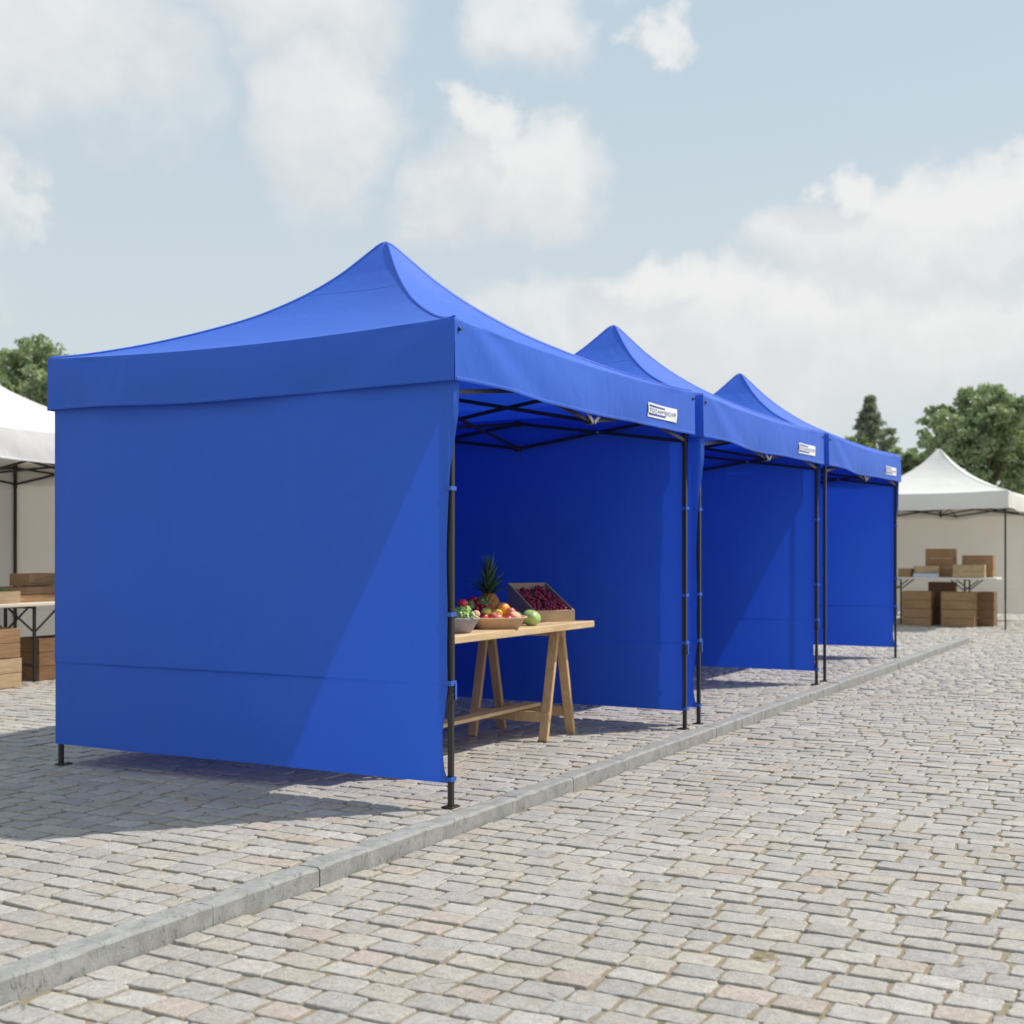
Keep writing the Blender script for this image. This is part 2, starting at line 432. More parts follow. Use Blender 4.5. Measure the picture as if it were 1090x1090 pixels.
def logo(parent):
    mb = MB(); x0, x1, z0, z1 = 2.545, 3.09, 2.320, 2.420
    span = TL+2*OV
    def P(x, z, off):
        a = (x+OV)/span; zt = roof(0, a, 1)[2]; zb = zbot(0, a)
        return val(0, a, (zt-z)/(zt-zb), off)
    def rect(a0, a1, c0, c1, off, mi, n=12):
        mb.grid(lambda i, j: P(a0+(a1-a0)*i, c0+(c1-c0)*j, off), n, 4, mi)
    rect(x0, x1, z0, z1, .006, 0)
    h = z1-z0; xm = x0+(x1-x0)*.60
    rect(x0+.018, xm, z0+.014, z1-.014, .0075, 1)
    def word(txt, a0, wd, c0, hh, off, mi):
        vs, fs = text_geo(txt, hh, wd)
        mb.add([P(a0+x, c0+y, off) for x, y in vs], fs, mi)
    rect(x0+.004, xm-.010, z0+.029, z1-.029, .009, 0)
    word('TOZAIM', x0+.018, (xm-x0)-.040, z0+.037, h-.074, .0105, 1)
    word('EGYP', xm+.008, x1-xm-.04, z0+.034, h-.068, .0105, 1)
    o = mb.build('logo_patch', [M['patchw'], M['patchb']], parent)
    o['label'] = 'white logo patch with blue bars and lettering at the right end of the front valance'
    return o

def interp(tab, z):
    for (z0, a), (z1, b) in zip(tab, tab[1:]):
        if z <= z1:
            t = max(0, (z-z0)/(z1-z0)); t = t*t*(3-2*t); return a+(b-a)*t
    return tab[-1][1]
EDGE = [(.135, .004), (.24, .032), (.38, .038), (.52, .022), (.66, .002), (.85, .006), (1.03, .002), (1.35, .010), (1.7, -.004), (1.95, -.032), (2.2, -.045), (2.42, -.043)]
def wall(mat, which, name='side_wall'):
    """which: left / right / back.  Built in tent coordinates"""
    mb = MB()
    zs = [.135, .145, .16, .2, .26, .33, .4, .48, .56, .62, .648, .652, .662, .666, .70, .78, .88, .98, 1.08, 1.2, 1.35, 1.5, 1.65, 1.8, 1.95, 2.1, 2.25, 2.40, 2.46]
    n = 36; L = TD if which != 'back' else TL
    def pt(i, z):
        e0 = interp(EDGE, z); b = i/n
        y = e0+(L+.024-e0)*b if which != 'back' else -.015+(L+.03)*b
        e = math.sin(PI*b)
        out = .030
        e *= max(0, min(1, (2.25-z)/.35))
        out += e*(.012+.020*math.sin(2.2*b*PI+1+PH)*max(0, math.sin(PI*min(1, (z-.1)/2.0))) + .007*math.sin(9*b+3*z)*(z < 2.0))
        if z < .656: out -= .009*e+.005
        if which != 'back':
            curl = max(0, min(1, (z-1.72)/.35))
            k = max(0, min(1, (-.021-y)/.022)); out -= curl*.042*k*k*(3-2*k)
        if which == 'left': return (-out, y, z)
        if which == 'right': return (TL+out, y, z)
        return (y, TD+out, z)
    zf = sorted(zs)
    vs = [pt(i, z) for z in zf for i in [0, .06, .12, .18, .24, .3, .36, .45, .6, .8]+list(range(1, n+1))]
    m = n+10
    fs = [(j*m+i, j*m+i+1, (j+1)*m+i+1, (j+1)*m+i) for j in range(len(zf)-1) for i in range(m-1)]
    if which == 'left': fs = [f[::-1] for f in fs]
    mb.add(vs, fs, 0, True)
    return mb

def straps(wallobj, which):
    for z in (1.70, 1.03, .665, .155):   # tied at these heights
        b = MB(); x = 0 if which == 'left' else TL; sx = -1 if which == 'left' else 1
        w = .040; h = .022 if z != .665 else .026
        for c, sz in (((x+sx*.006, -w/2, z), (w+.016, .003, h)), ((x+sx*.006, w/2, z), (w+.016, .003, h)),
                      ((x-sx*(w/2), 0, z), (.003, w, h)), ((x+sx*(w/2+.012), .0, z), (.003, w, h))):
            b.box(c, sz, bev=.0005)
        if z == .665: b.box((x+.012, -w/2-.004, z-.045), (.018, .003, .09), bev=.0008)
        b.build('strap', M['strap'], wallobj)

def leg(parent, x, y, sx, sy):
    mb = MB()
    mb.box((x, y, 1.53), (.033, .033, 1.90), bev=.004)
    mb.box((x, y, .305), (.029, .029, .60), bev=.004)
    mb.box((x, y, .585), (.038, .038, .05), bev=.006)
    mb.box((x, y, 2.20), (.040, .040, .06), bev=.006)
    mb.box((x, y, 2.44), (.042, .042, .08), bev=.006)
    o = mb.build('leg', M['black'], parent)
    f = MB(); f.box((x-sx*.012, y-sy*.01, .004), (.085, .07, .008), bev=.002)
    f.tube([(x-sx*.035, y-sy*.025, .008), (x-sx*.035, y-sy*.025, .013)], .007, 8)
    f.build('foot_plate', M['black'], o)

def truss(parent, p0, p1):
    """scissor truss between two horizontal points (two crossed pairs meeting at a mid hinge)"""
    mb = MB(); bolts = []; p0 = Vector((*p0, 0)); p1 = Vector((*p1, 0)); mid = (p0+p1)/2
    zt, zb = 2.42, 2.215
    side = (p1-p0).normalized().cross(Vector((0, 0, 1)))*.011
    for q0, q1 in ((p0, mid), (mid, p1)):
        mb.bar(q0+side+Vector((0, 0, zt)), q1+side+Vector((0, 0, zb)), .014, .026)
        mb.bar(q0-side+Vector((0, 0, zb)), q1-side+Vector((0, 0, zt)), .014, .026)
        c = (q0+q1)/2+Vector((0, 0, (zt+zb)/2)); d = side.normalized()
        hb = MB(); hb.tube([c-d*.03, c+d*.03], .007, 8); bolts.append(hb)
    for z in (zt, zb): mb.box((mid.x, mid.y, z), (.045, .045, .05), bev=.005)
    o = mb.build('side_truss', M['black'], parent)
    for hb in bolts: hb.build('hinge_bolt', M['steel'], o)

def make_tent(name, label, group, fab, has_logo, walls):
    t = empty(name, label, 'market tent', (0, 0, 0), ANG, group)
    c = canopy(fab).build('canopy', fab, t)
    if has_logo: logo(c)
    for k in range(4):
        x, y = corners[k]; g = MB()
        xx = CX+HX*x-x*.03; yy = CY+HY*y
        px, py, pz = val(0 if y < 0 else 2, .012 if (x*y > 0) else .988, .17, .004)
        g.tube([(px, py-y*.004, pz), (px, py+y*.008, pz)], .011, 10)
        g.build('corner_snap', M['plastic'], c)
    for x, y in corners: leg(t, CX+CX*x, CY+CY*y, x, y)
    truss(t, (0, 0), (TL, 0)); truss(t, (TL, 0), (TL, TD)); truss(t, (TL, TD), (0, TD)); truss(t, (0, TD), (0, 0))
    # inner scissor bars from mid-sides to the centre pole
    cen = Vector((CX, CY, 0))
    for q in ((CX, 0), (TL, CY), (CX, TD), (0, CY)):
        b = MB(); q = Vector((*q, 0)); d = (cen-q).normalized().cross(Vector((0, 0, 1)))*.011
        m = (q+cen)/2
        b.bar(q+d+Vector((0, 0, 2.42)), m+d+Vector((0, 0, 2.32)), .014, .026)
        b.bar(m+d+Vector((0, 0, 2.32)), cen+d+Vector((0, 0, 2.20)), .014, .026)
        b.bar(q-d+Vector((0, 0, 2.215)), cen-d+Vector((0, 0, 2.50)), .014, .026)
        b.build('inner_truss', M['black'], t)
    pb = MB(); pb.bar((CX, CY, 2.15), (CX+PK[0]*.9, CY+PK[1]*.9, HP-.14), .034); pb.box((CX, CY, 2.20), (.07, .07, .05), bev=.006)
    pb.box((CX, CY, 2.50), (.07, .07, .05), bev=.006)
    pb.tube([(CX+PK[0]*.9, CY+PK[1]*.9, HP-.14), (CX+PK[0], CY+PK[1], HP-.045)], [.028, .018], 12)
    pb.build('peak_pole', M['black'], t)
    hb = MB()
    hb.bar((CX-.01, -.034, 2.205), (CX-.13, -.034, 2.285), .006, .026); hb.bar((CX+.01, -.034, 2.205), (CX+.13, -.034, 2.285), .006, .026)
    hb.build('mid_bracket', M['steel'], t)
    for w in walls:
        o = wall(fab, w).build('side_wall' if w != 'back' else 'back_wall', fab, t)
        if w != 'back': straps(o, w)
    return t

g_blue = 'blue market tents in a row'
PK = (-.053, .095)
blue = make_tent('market_tent', 'nearest royal blue pop-up tent sheltering the fruit table', g_blue, M['blue'], True, ['left', 'right', 'back'])
blue.location = W(0, 0)
PK = (-.02, .035); PH = 1.9
mid = make_tent('market_tent', 'middle blue pop-up tent of the row, empty inside, behind the fruit tent', g_blue, M['blue'], True, ['left', 'right', 'back'])
mid.location = W(3.765, 0)
far = dup(mid, W(7.545, 0), ANG, 'farthest blue pop-up tent at the end of the row, with sunlit right wall')
for o in [o for o in bpy.data.objects if o.parent == far and o.name.startswith('side_wall')]:
    if o.data.vertices[0].co.x < 0:          # left wall left out so sunlight reaches the middle tent's right wall
        for k in [k for k in bpy.data.objects if k.parent == o]: bpy.data.objects.remove(k)
        bpy.data.objects.remove(o); break
g_white = 'white market tents in the background'
white = make_tent('market_tent', 'white pop-up tent beyond the end of the blue row, full of wooden crates', g_white, M['white'], False, ['right', 'back'])
white.location = W(19.48, -.22, STREET)
HP = 3.30; PH = .7
white2 = make_tent('market_tent', 'white pop-up tent behind the left edge of the nearest blue tent, crates under its table', g_white, M['white'], False, ['right', 'back'])
white2.location = W(1.80, 6.66)

# ------------------------------------------------------------------ paving
def sett_rows():
    recs = []
    pitch = .139
    u = -9.0
    while u < 40:
        ph = pitch*random.uniform(.94, 1.07)
        uc = u+ph/2
        drift = random.uniform(0, .2)
        v = -14-drift
        while v < 26:
            ln = random.choice((random.uniform(.150, .215), random.uniform(.17, .20), random.uniform(.16, .205)))
            if random.random() < .05: ln = random.uniform(.10, .14)
            recs.append((uc, v+ln/2, ph, ln)); v += ln
        u += ph
    r = np.array(recs)
    x = A0.x+U.x*r[:, 0]+V.x*r[:, 1]; y = A0.y+U.y*r[:, 0]+V.y*r[:, 1]
    keep = (y > 2.6) & (y < 36) & (np.abs(x) < .405*y+1.1)
    return r[keep], y[keep]

def build_setts(name, recs, ys, z0):
    allv, allf_off, allf, tint = [], [], [], []
    pal = np.array([(.465, .435, .395), (.485, .44, .375), (.485, .405, .345), (.405, .395, .385), (.53, .505, .47), (.44, .415, .38), (.485, .46, .43), (.43, .42, .405), (.50, .47, .43)])
    pal = (pal*.75+pal.mean(0)*.25)*1.06
    wts = np.array([.17, .13, .07, .12, .11, .12, .12, .08, .08]); wts = wts/wts.sum()
    V_all, L_all, C_all = [], [], []
    base = 0; loops = []; sizes = []
    for near in (True, False):
        sel = recs[(ys < 13) == near]; n = len(sel)
        if n == 0: continue
        gap = .0074
        hu = sel[:, 2]/2-gap; hv = sel[:, 3]/2-gap
        K = 24 if near else 8
        # rounded quad outline in (v, u)
        sg = np.array([(-1, -1), (1, -1), (1, 1), (-1, 1)], float)
        cj = rng.normal(0, .0046, (n, 4, 2))
        cor = np.stack([sg[None, :, 0]*hv[:, None]+cj[:, :, 0], sg[None, :, 1]*hu[:, None]+cj[:, :, 1]], -1)   # n,4,2
        out = np.zeros((n, K, 2))
        per_c = K//4
        for c in range(4):
            p = cor[:, c]; pn = cor[:, (c+1) % 4]; pp = cor[:, c-1]
            rr = rng.uniform(.05, .14, (n, 1))
            a = p+(pp-p)*rr; b = p+(pn-p)*rr
            if K == 24:
                q = p+(pp-p)*rr; w2 = p+(pn-p)*rr
                out[:, c*6] = a; out[:, c*6+1] = (a+b)/2*.5+p*.5; out[:, c*6+2] = b
                for j_, f_ in enumerate((.30, .52, .75)): out[:, c*6+3+j_] = p+(pn-p)*f_
            elif K == 8:
                out[:, c*2] = a; out[:, c*2+1] = b
            else:
                out[:, c*4] = a; out[:, c*4+1] = (a+b)/2*.55+p*.45; out[:, c*4+2] = b
                out[:, c*4+3] = (p+pn)/2
        out += rng.normal(0, .0021 if near else .0015, out.shape)
        ztop = rng.normal(0, .0022, n); tilt = rng.normal(0, .013, (n, 2))
        rings = []
        if near: spec = [(1.0, -.035, 0), (1.0, -.0048, .001), (.98, -.0010, .0007), (.90, -.0001, .0006), (.55, .0004, .0007)]
        else: spec = [(1.0, -.035, 0), (.99, -.004, .001), (.94, .0, .001)]
        for s, dz, nz in spec:
            p = out*s
            z = np.full((n, K), dz)+rng.normal(0, 1, (n, K))*nz
            if dz > -.03: z = z+ztop[:, None]+p[:, :, 0]*tilt[:, None, 0]+p[:, :, 1]*tilt[:, None, 1]
            rings.append(np.concatenate([p, z[:, :, None]], -1))
        vv = np.concatenate(rings, 1)                       # n, K*nr, 3
        if near:
            cen = np.zeros((n, 1, 3)); cen[:, 0, 2] = ztop+.0004+rng.normal(0, .0006, n)
            vv = np.concatenate([vv, cen], 1)
        P = vv.shape[1]; nr = len(spec)
        wu = sel[:, 0][:, None]+vv[:, :, 1]; wv = sel[:, 1][:, None]+vv[:, :, 0]
        X = A0.x+U.x*wu+V.x*wv; Y = A0.y+U.y*wu+V.y*wv; Z = vv[:, :, 2]+z0
        V_all.append(np.stack([X, Y, Z], -1).reshape(-1, 3))
        quads = np.array([(r*K+k, (r+1)*K+k, (r+1)*K+(k+1) % K, r*K+(k+1) % K) for r in range(nr-1) for k in range(K)])
        lp = [quads.reshape(-1)]; sz = [np.full(len(quads), 4)]
        if near:
            tr = np.array([((nr-1)*K+k, P-1, (nr-1)*K+(k+1) % K) for k in range(K)]); lp.append(tr.reshape(-1)); sz.append(np.full(K, 3))
        else:
            lp.append(np.array([(nr-1)*K+k for k in range(K)])[::-1]); sz.append(np.array([K]))
        lp = np.concatenate(lp); sz = np.concatenate(sz)
        loops.append((lp[None, :]+(np.arange(n)*P)[:, None]+base).reshape(-1)); sizes.append(np.tile(sz, n))
        base += n*P
        col = pal[rng.choice(len(pal), n, p=wts)]*rng.uniform(.92, 1.08, (n, 1))
        C_all.append(np.repeat(col, P, 0))
    Vx = np.concatenate(V_all); Lp = np.concatenate(loops).astype(np.int32); Sz = np.concatenate(sizes)
    Cc = np.concatenate(C_all)
    me = bpy.data.meshes.new(name)
    me.vertices.add(len(Vx)); me.vertices.foreach_set('co', Vx.astype(np.float32).ravel())
    me.loops.add(len(Lp)); me.loops.foreach_set('vertex_index', Lp)
    me.polygons.add(len(Sz)); st = np.concatenate([[0], np.cumsum(Sz)[:-1]]).astype(np.int32)
    me.polygons.foreach_set('loop_start', st)
    me.polygons.foreach_set('use_smooth', np.ones(len(Sz), bool))
    me.update(calc_edges=True)
    ca = me.color_attributes.new('tint', 'FLOAT_COLOR', 'POINT')
    ca.data.foreach_set('color', np.concatenate([Cc, np.ones((len(Cc), 1))], 1).astype(np.float32).ravel())
    me.materials.append(M['sett'])
    # make sure the faces look up
    o = bpy.data.objects.new(name, me); C.objects.link(o); o['kind'] = 'structure'
    return o

PEND = 15.6       # end of the raised plaza
recs, ys = sett_rows()
onpl = (recs[:, 1]-recs[:, 3]/2 > -.049) & (recs[:, 0]+recs[:, 2]/2 < PEND)
onst = (recs[:, 1]+recs[:, 3]/2 < -.168) | (recs[:, 0]-recs[:, 2]/2 > PEND+.13)
# stones cut to meet the kerb
def cut(rr, yy, mask, lo, hi):
    ext = (~mask) & (rr[:, 1]+rr[:, 3]/2 > lo) & (rr[:, 1]-rr[:, 3]/2 < hi) & (rr[:, 0]+rr[:, 2]/2 < PEND)
    q = rr[ext].copy(); a = np.maximum(q[:, 1]-q[:, 3]/2, lo); b = np.minimum(q[:, 1]+q[:, 3]/2, hi)
    q[:, 1] = (a+b)/2; q[:, 3] = b-a; ok = q[:, 3] > .028
    return q[ok], yy[ext][ok]
q1, y1 = cut(recs, ys, onpl, -.05, .4)
q2, y2 = cut(recs, ys, onst, -.6, -.17)
build_setts('plaza_paving', np.concatenate([recs[onpl], q1]), np.concatenate([ys[onpl], y1]), 0.0)
build_setts('street_paving', np.concatenate([recs[onst], q2]), np.concatenate([ys[onst], y2]), STREET)

def sheet(name, pts, z, mat):
    mb = MB(); mb.add([tuple(W(a, b, z)) for a, b in pts], [tuple(range(len(pts)))], 0)
    return tag(mb.build(name, mat), kind='structure')
sheet('ground', [(-400, -500), (600, -500), (600, 500), (-400, 500)], STREET-.022, M['farg'])
sheet('street_joint_bed', [(-9, -14), (33, -14), (33, -.06), (-9, -.06)], STREET-.009, M['sand'])
sheet('street_joint_bed', [(PEND+.05, -.055), (33, -.055), (33, 26), (PEND+.05, 26)], STREET-.009, M['sand'])
sheet('plaza_joint_bed', [(-9, -.06), (PEND+.01, -.06), (PEND+.01, 26), (-9, 26)], -.009, M['sand'])

# kerb: separate stones with joints, one setting object
kb = MB()
js = [-9.0, -8.1, -7.2, -6.2, -5.2, -4.2, -3.1, -2.04, -1.37, -.35, .45, 1.15, 1.92, 2.9, 3.7, 4.6]
while js[-1] < PEND-.6: js.append(js[-1]+random.choice((.8, 1.0, .9)))
js[-1] = PEND+.12
def kerb_stone(m, L, w=.12, h=.30, top=.002):
    # chamfered long block with gently uneven top edge
    n = max(4, int(L/.06)); rows = []
    for i in range(n+1):
        x = i/n*L; j = lambda s: random.gauss(0, s)
        b = .010+abs(j(.002)); e = .004 if i in (0, n) else 0
        rows.append([(x, 0, -h), (x, j(.0012), top-b-e), (x, b*.6, top-b*.3-e), (x, b*1.2, top-e+j(.0007)), (x, w/2, top-e+j(.001)), (x, w-b, top-e+j(.0007)), (x, w, top-b*.8-e), (x, w, -h)])
    vs = [p for r in rows for p in r]; k = 8
    fs = [(i*k+a, i*k+a+1, (i+1)*k+a+1, (i+1)*k+a) for i in range(n) for a in range(k-1)]
    fs = [f[::-1] for f in fs] + [tuple(range(k)), tuple(n*k+a for a in range(k))[::-1]]
    kb.add(vs, fs, 0, False, m)
for a, b in zip(js, js[1:]):
    dz = random.gauss(0, .0015); rot = random.gauss(0, .0012)
    m = Matrix.Translation(W(a+.003, -.17+random.gauss(0, .0015), dz)) @ Matrix.Rotation(ANG+rot, 4, 'Z')
    kerb_stone(m, b-a-.006)
v = -.045
while v < 24:
    m = Matrix.Translation(W(PEND, v+1.0, random.gauss(0, .001))) @ Matrix.Rotation(ANG-PI/2, 4, 'Z')
    kerb_stone(m, .994); v += 1.0
tag(kb.build('kerb', M['kerb']), kind='structure')

# ------------------------------------------------------------------ fruit table
TZ = .85
def fruit_table():
    t = empty('trestle_table', 'long pine trestle table carrying the fruit inside the nearest blue tent', 'table', W(0, 0), ANG)
    mb = MB(); y0, y1 = .49, 1.33; nb = 4; w = (y1-y0)/nb
    for i in range(nb):
        e = random.uniform(-.006, .006)
        mb.box((1.775+e/2, y0+w*(i+.5), TZ-.024+random.gauss(0, .0008)), (2.20+e, w-.003, .048), bev=.004)
    mb.build('table_top', M['pine_long'], t)
    for cx, sp in ((.78, .10), (2.585, .225)):
        tz = TZ-.05
        for y in (.66, 1.25):
            for sx in (-1, 1):
                b = MB(); a = Vector((cx+sx*.038, y, tz)); f = Vector((cx+sx*sp, y, 0)); b.bar(f+Vector((0, 0, 0)), a, .036, .07, up=(0, 1, 0))
                b.build('leg', M['pine'], t)
        h = MB(); h.box((cx, .955, tz-.03), (.06, .70, .05), bev=.003); h.build('trestle_beam', M['pine'], t)
        for sx in (-1, 1):
            s = MB(); s.box((cx+sx*(sp-.032), .955, .17), (.022, .66, .075), bev=.003); s.build('stretcher', M['pine'], t)
    s = MB(); s.box((1.78, .92, .222), (1.85, .12, .026), bev=.003); s.build('long_stretcher', M['pine_long'], t)
fruit_table()

def onT(px, v, z=TZ):     # point on the table at bearing px on the line v
    u = u_at(px, v); return W(u, v, z)

# display box of grapes
def grape_box():
    p = Vector((.165, 9.33, TZ)); rz = math.atan2(.4, .917)
    t = empty('display_box', 'slanted brown display box filled with dark red grapes at the table\'s right end', 'box', p, rz)
    w, d, hf, hb, th = .325, .50, .085, .275, .010
    b = MB(); b.box((w/2, d/2, .006), (w-.02, d-.02, .010), bev=.001); b.build('base', M['card'], t)
    f = MB(); f.box((w/2, 0, hf/2), (w, th, hf), bev=.002); f.build('front_panel', M['cratepale'], t)
    k = MB(); k.box((w/2, d, hb/2), (w, th, hb), bev=.002); k.build('back_panel', M['card'], t)
    for x in (th/2, w-th/2):
        s = MB(); y0, y1 = th/2+.001, d-th/2-.001
        q = [(y0, 0), (y1, 0), (y1, hb), (y0, hf)]
        vs = [(x-th/2, a, b_) for a, b_ in q]+[(x+th/2, a, b_) for a, b_ in q]
        s.add(vs, [(3, 2, 1, 0), (4, 5, 6, 7), (0, 1, 5, 4), (1, 2, 6, 5), (2, 3, 7, 6), (3, 0, 4, 7)])
        s.build('side_panel', M['card'], t)
    mt = Matrix.Translation(p) @ Matrix.Rotation(rz, 4, 'Z')
    spots = [(.06, .07), (.155, .06), (.25, .075), (.08, .18), (.18, .17), (.27, .19), (.07, .30), (.165, .29), (.26, .31), (.09, .41), (.23, .42)]
    names = ['at the front left corner', 'at the front middle', 'at the front right corner', 'in the left of the second row', 'in the middle of the second row', 'in the right of the second row',
             'in the left of the third row', 'in the middle of the third row', 'in the right of the third row', 'at the back left', 'at the back right']
    for (x, y), nm in zip(spots, names):
        b = MB(); zc = .066+y*.35
        for k in range(34):
            dx, dy, dz = [max(-1.7, min(1.7, random.gauss(0, 1)))*q_ for q_ in (.024, .028, .012)]
            px = min(max(x+dx, .026), w-.026); py = min(max(y+dy, .028), d-.03)
            b.ball((px-x, py-y, dz+(py-y)*.33+.006*math.cos(k)), random.uniform(.0115, .0145), 8, 6, sq=(1, 1, 1.08))
        for k in range(10):   # support below
            b.ball((random.gauss(0, .009), random.gauss(0, .012), -.02+random.gauss(0, .006)), .014, 8, 6)
        o = b.build('grape_bunch', M['grape'], None, mt @ Vector((x, y, zc)), (0, 0, rz))
        tag(o, 'bunch of dark red grapes '+nm+' of the slanted box', 'grapes', 'grape bunches in the display box')
        s = MB(); s.tube([(0, 0, -.01), (.004, .01, .02), (.012, .02, .034)], [.0018, .0018, .0025], 6); s.build('stem', M['stem'], o)
grape_box()

# fruit ---------------------------------------------------------------
def fruit(name, mat, r, loc, label, cat=None, prof='apple', stem=True, group=None, tilt=(0, 0, 0)):
    mb = MB(); n = 22
    P = []
    for i in range(15):
        ph = -PI/2+PI*i/14; c, s = math.cos(ph), math.sin(ph)
        if prof == 'apple':
            rr = c*(1+.10*s); zz = .90*s; 
            if i > 11: zz -= (.16, .30, .36)[i-12]*.62
            if i < 2: zz += (.15, .06)[i]
        elif prof == 'pear':
            rr = c*(1-.28*max(0, s)**1.3*1.2); zz = s*(1.0 if s < 0 else 1.35)
        elif prof == 'lobed': rr = c*(1+.04*s); zz = .82*s-(.12 if i == 14 else 0)+(.08 if i == 0 else 0)
        else: rr = c; zz = .97*s
        P.append((max(rr, .004)*r, zz*r))
    wob = (lambda t, z: 1+.055*math.cos(5*t)) if prof == 'lobed' else (lambda t, z: 1+.012*math.cos(5*t+1))
    mb.lathe(P, n, wob=wob)
    zmin = min(z for _, z in P)
    o = mb.build(name, mat, None, (loc[0], loc[1], loc[2]-zmin*.98), tilt)
    tag(o, label, cat or name.replace('_', ' '), group)
    if stem:
        s = MB(); s.tube([(0, 0, P[-1][1]-.002), (.003, .001, P[-1][1]+r*.35)], [.002, .0015], 6)
        s.build('stem', M['stem'], o)
    return o

# shallow wooden tray
def tray():
    c = onT(529, .645)
    t = empty('fruit_tray', 'shallow pale wooden tray of mixed fruit in front of the pineapple', 'tray', c, R(14))
    w, d, h = .375, .25, .075
    mb = MB()
    def ring(s, z, th=0): 
        pts = []
        for k in range(40):
            a = 2*PI*k/40; ca, sa = math.cos(a), math.sin(a); e = .42
            pts.append((math.copysign(abs(ca)**e, ca)*w/2*s, math.copysign(abs(sa)**e, sa)*d/2*s, z+.004*math.cos(2*a)*(z > .05)))
        return pts
    rg = [ring(.70, .0), ring(.74, .002), ring(.97, h-.006), ring(1.03, h-.004), ring(1.04, h+.004), ring(1.0, h+.006), ring(.95, h-.002), ring(.72, .012)]
    vs = [p for r in rg for p in r]; K = 40
    fs = [(i*K+k, i*K+(k+1) % K, (i+1)*K+(k+1) % K, (i+1)*K+k) for i in range(len(rg)-1) for k in range(K)]
    fs += [tuple(range(K))[::-1], tuple((len(rg)-1)*K+k for k in range(K))]
    mb.add(vs, fs, 0, True); mb.build('tray_body', M['pulp'], t)
    mt = Matrix.Translation(c) @ Matrix.Rotation(R(14), 4, 'Z')
    def L(x, y, z): return mt @ Vector((x, y, z+.014))
    fruit('apple', M['redpink'], .045, L(-.02, -.055, .022), 'large blush red apple at the front middle of the wooden tray', tilt=(.3, .2, 0))
    fruit('apple', M['red'], .040, L(-.105, -.045, .022), 'deep red apple at the front left of the wooden tray', tilt=(.2, -.4, 0))
    fruit('apple', M['red'], .036, L(-.125, .03, .03), 'dark red apple at the back left of the wooden tray', tilt=(-.2, -.3, 0))
    fruit('pear', M['yellow'], .036, L(.005, .018, .045), 'yellow green pear lying between the apples and the orange', prof='pear', tilt=(1.2, .3, .6))
    fruit('orange', M['orange'], .052, L(.055, .065, .058), 'large bright orange on top of the fruit in the tray', prof='ball', stem=False)
    fruit('peach', M['peach'], .044, L(.118, -.02, .024), 'pink orange peach at the right end of the tray', prof='apple', stem=False, tilt=(.4, .3, 0))
    fruit('tomato', M['red'], .028, L(.062, -.06, .030), 'small red tomato in front of the peach', prof='lobed', stem=False, tilt=(.2, 0, 0))
    fruit('apple', M['redpink'], .038, L(-.055, .04, .045), 'blush apple on the second layer behind the front apples', tilt=(.5, -.2, 0))
    fruit('apple', M['yellow'], .034, L(-.075, -.005, .068), 'small yellow green apple on top of the red apples in the tray', tilt=(.3, .1, 0))
    fruit('apple', M['redpink'], .037, L(.10, .03, .062), 'blush apple on the second layer right of the orange', tilt=(-.3, .3, 0))
    fruit('plum', M['cherry'], .030, L(.12, .06, .024), 'dark red plum beside the orange at the back', prof='ball', stem=False)
tray()
fruit('green_tomato', M['green'], .068, onT(565, .61), 'large pale green lobed tomato on the table beside the grape box', 'tomato', 'lobed', tilt=(.1, .2, 0))
fruit('green_tomato', M['green'], .055, onT(549, .84), 'smaller green tomato behind the large one, left of the grape box', 'tomato', 'lobed', tilt=(-.1, .2, 0))
fruit('apple', M['red'], .036, onT(547, 1.0), 'red apple on the table behind the small green tomato')

# cherries / small red fruit heap with leaves, between basket and pineapple
def cherry_bowl():
    c = onT(505, .93)
    t = empty('fruit_bowl', 'wide wooden bowl heaped with dark red cherries left of the pineapple', 'bowl', c, 0)
    mb = MB(); mb.lathe([(.06, 0), (.07, .0), (.13, .075), (.138, .078), (.136, .084), (.128, .082), (.06, .012), (.001, .010)], 36)
    mb.build('bowl_body', M['pulp'], t)
    k = 0
    for i in range(46):
        a = i*2.4; q = math.sqrt((i+.5)/46); r = .115*q; z = .066+.125*(1-q*q)+random.gauss(0, .003)
        o = MB(); o.ball((0, 0, 0), random.uniform(.016, .020), 10, 8, sq=(1, 1, .95))
        ob = o.build('cherry', M['cherry'], None, (c.x+r*math.cos(a), c.y+r*math.sin(a), c.z+z))
        tag(ob, 'dark red cherry in the heap filling the wooden bowl', 'cherry', 'cherries in the wooden bowl')
cherry_bowl()
def leafy(name, loc, r, mat, label, n=60, cat=None, mats=None):
    mb = MB()
    for i in range(n):
        ph = math.acos(1-random.random()*1.1); th = random.uniform(0, 2*PI)
        d = Vector((math.sin(ph)*math.cos(th), math.sin(ph)*math.sin(th), math.cos(ph)*.8))
        c = d*r*random.uniform(.55, .95); s = r*random.uniform(.26, .42)
        a = d.orthogonal().normalized(); b = d.cross(a)
        rot = random.uniform(0, PI); a, b = a*math.cos(rot)+b*math.sin(rot), b*math.cos(rot)-a*math.sin(rot)
        def fn(x, y):
            X, Y = x*2-1, y*2-1; k = math.sqrt(max(0, 1-.45*Y*Y))
            return tuple(c+a*X*s*k+b*Y*s*1.15+d*(.35*s*(X*X)-.25*s*Y*Y+.08*s*math.sin(9*X+i)+.1*s*math.sin(8*Y)))
        mb.grid(fn, 5, 5)
    mb.ball((0, 0, 0), r*.6, 12, 8)
    o = mb.build(name, mat, None, (loc[0], loc[1], loc[2]+r*.5)); tag(o, label, cat or name.replace('_', ' '))
    return o
leafy('herb_bunch', onT(500, .83, TZ+.13), .040, M['darkleaf'], 'dark green herb bunch resting in front of the cherries', 40)
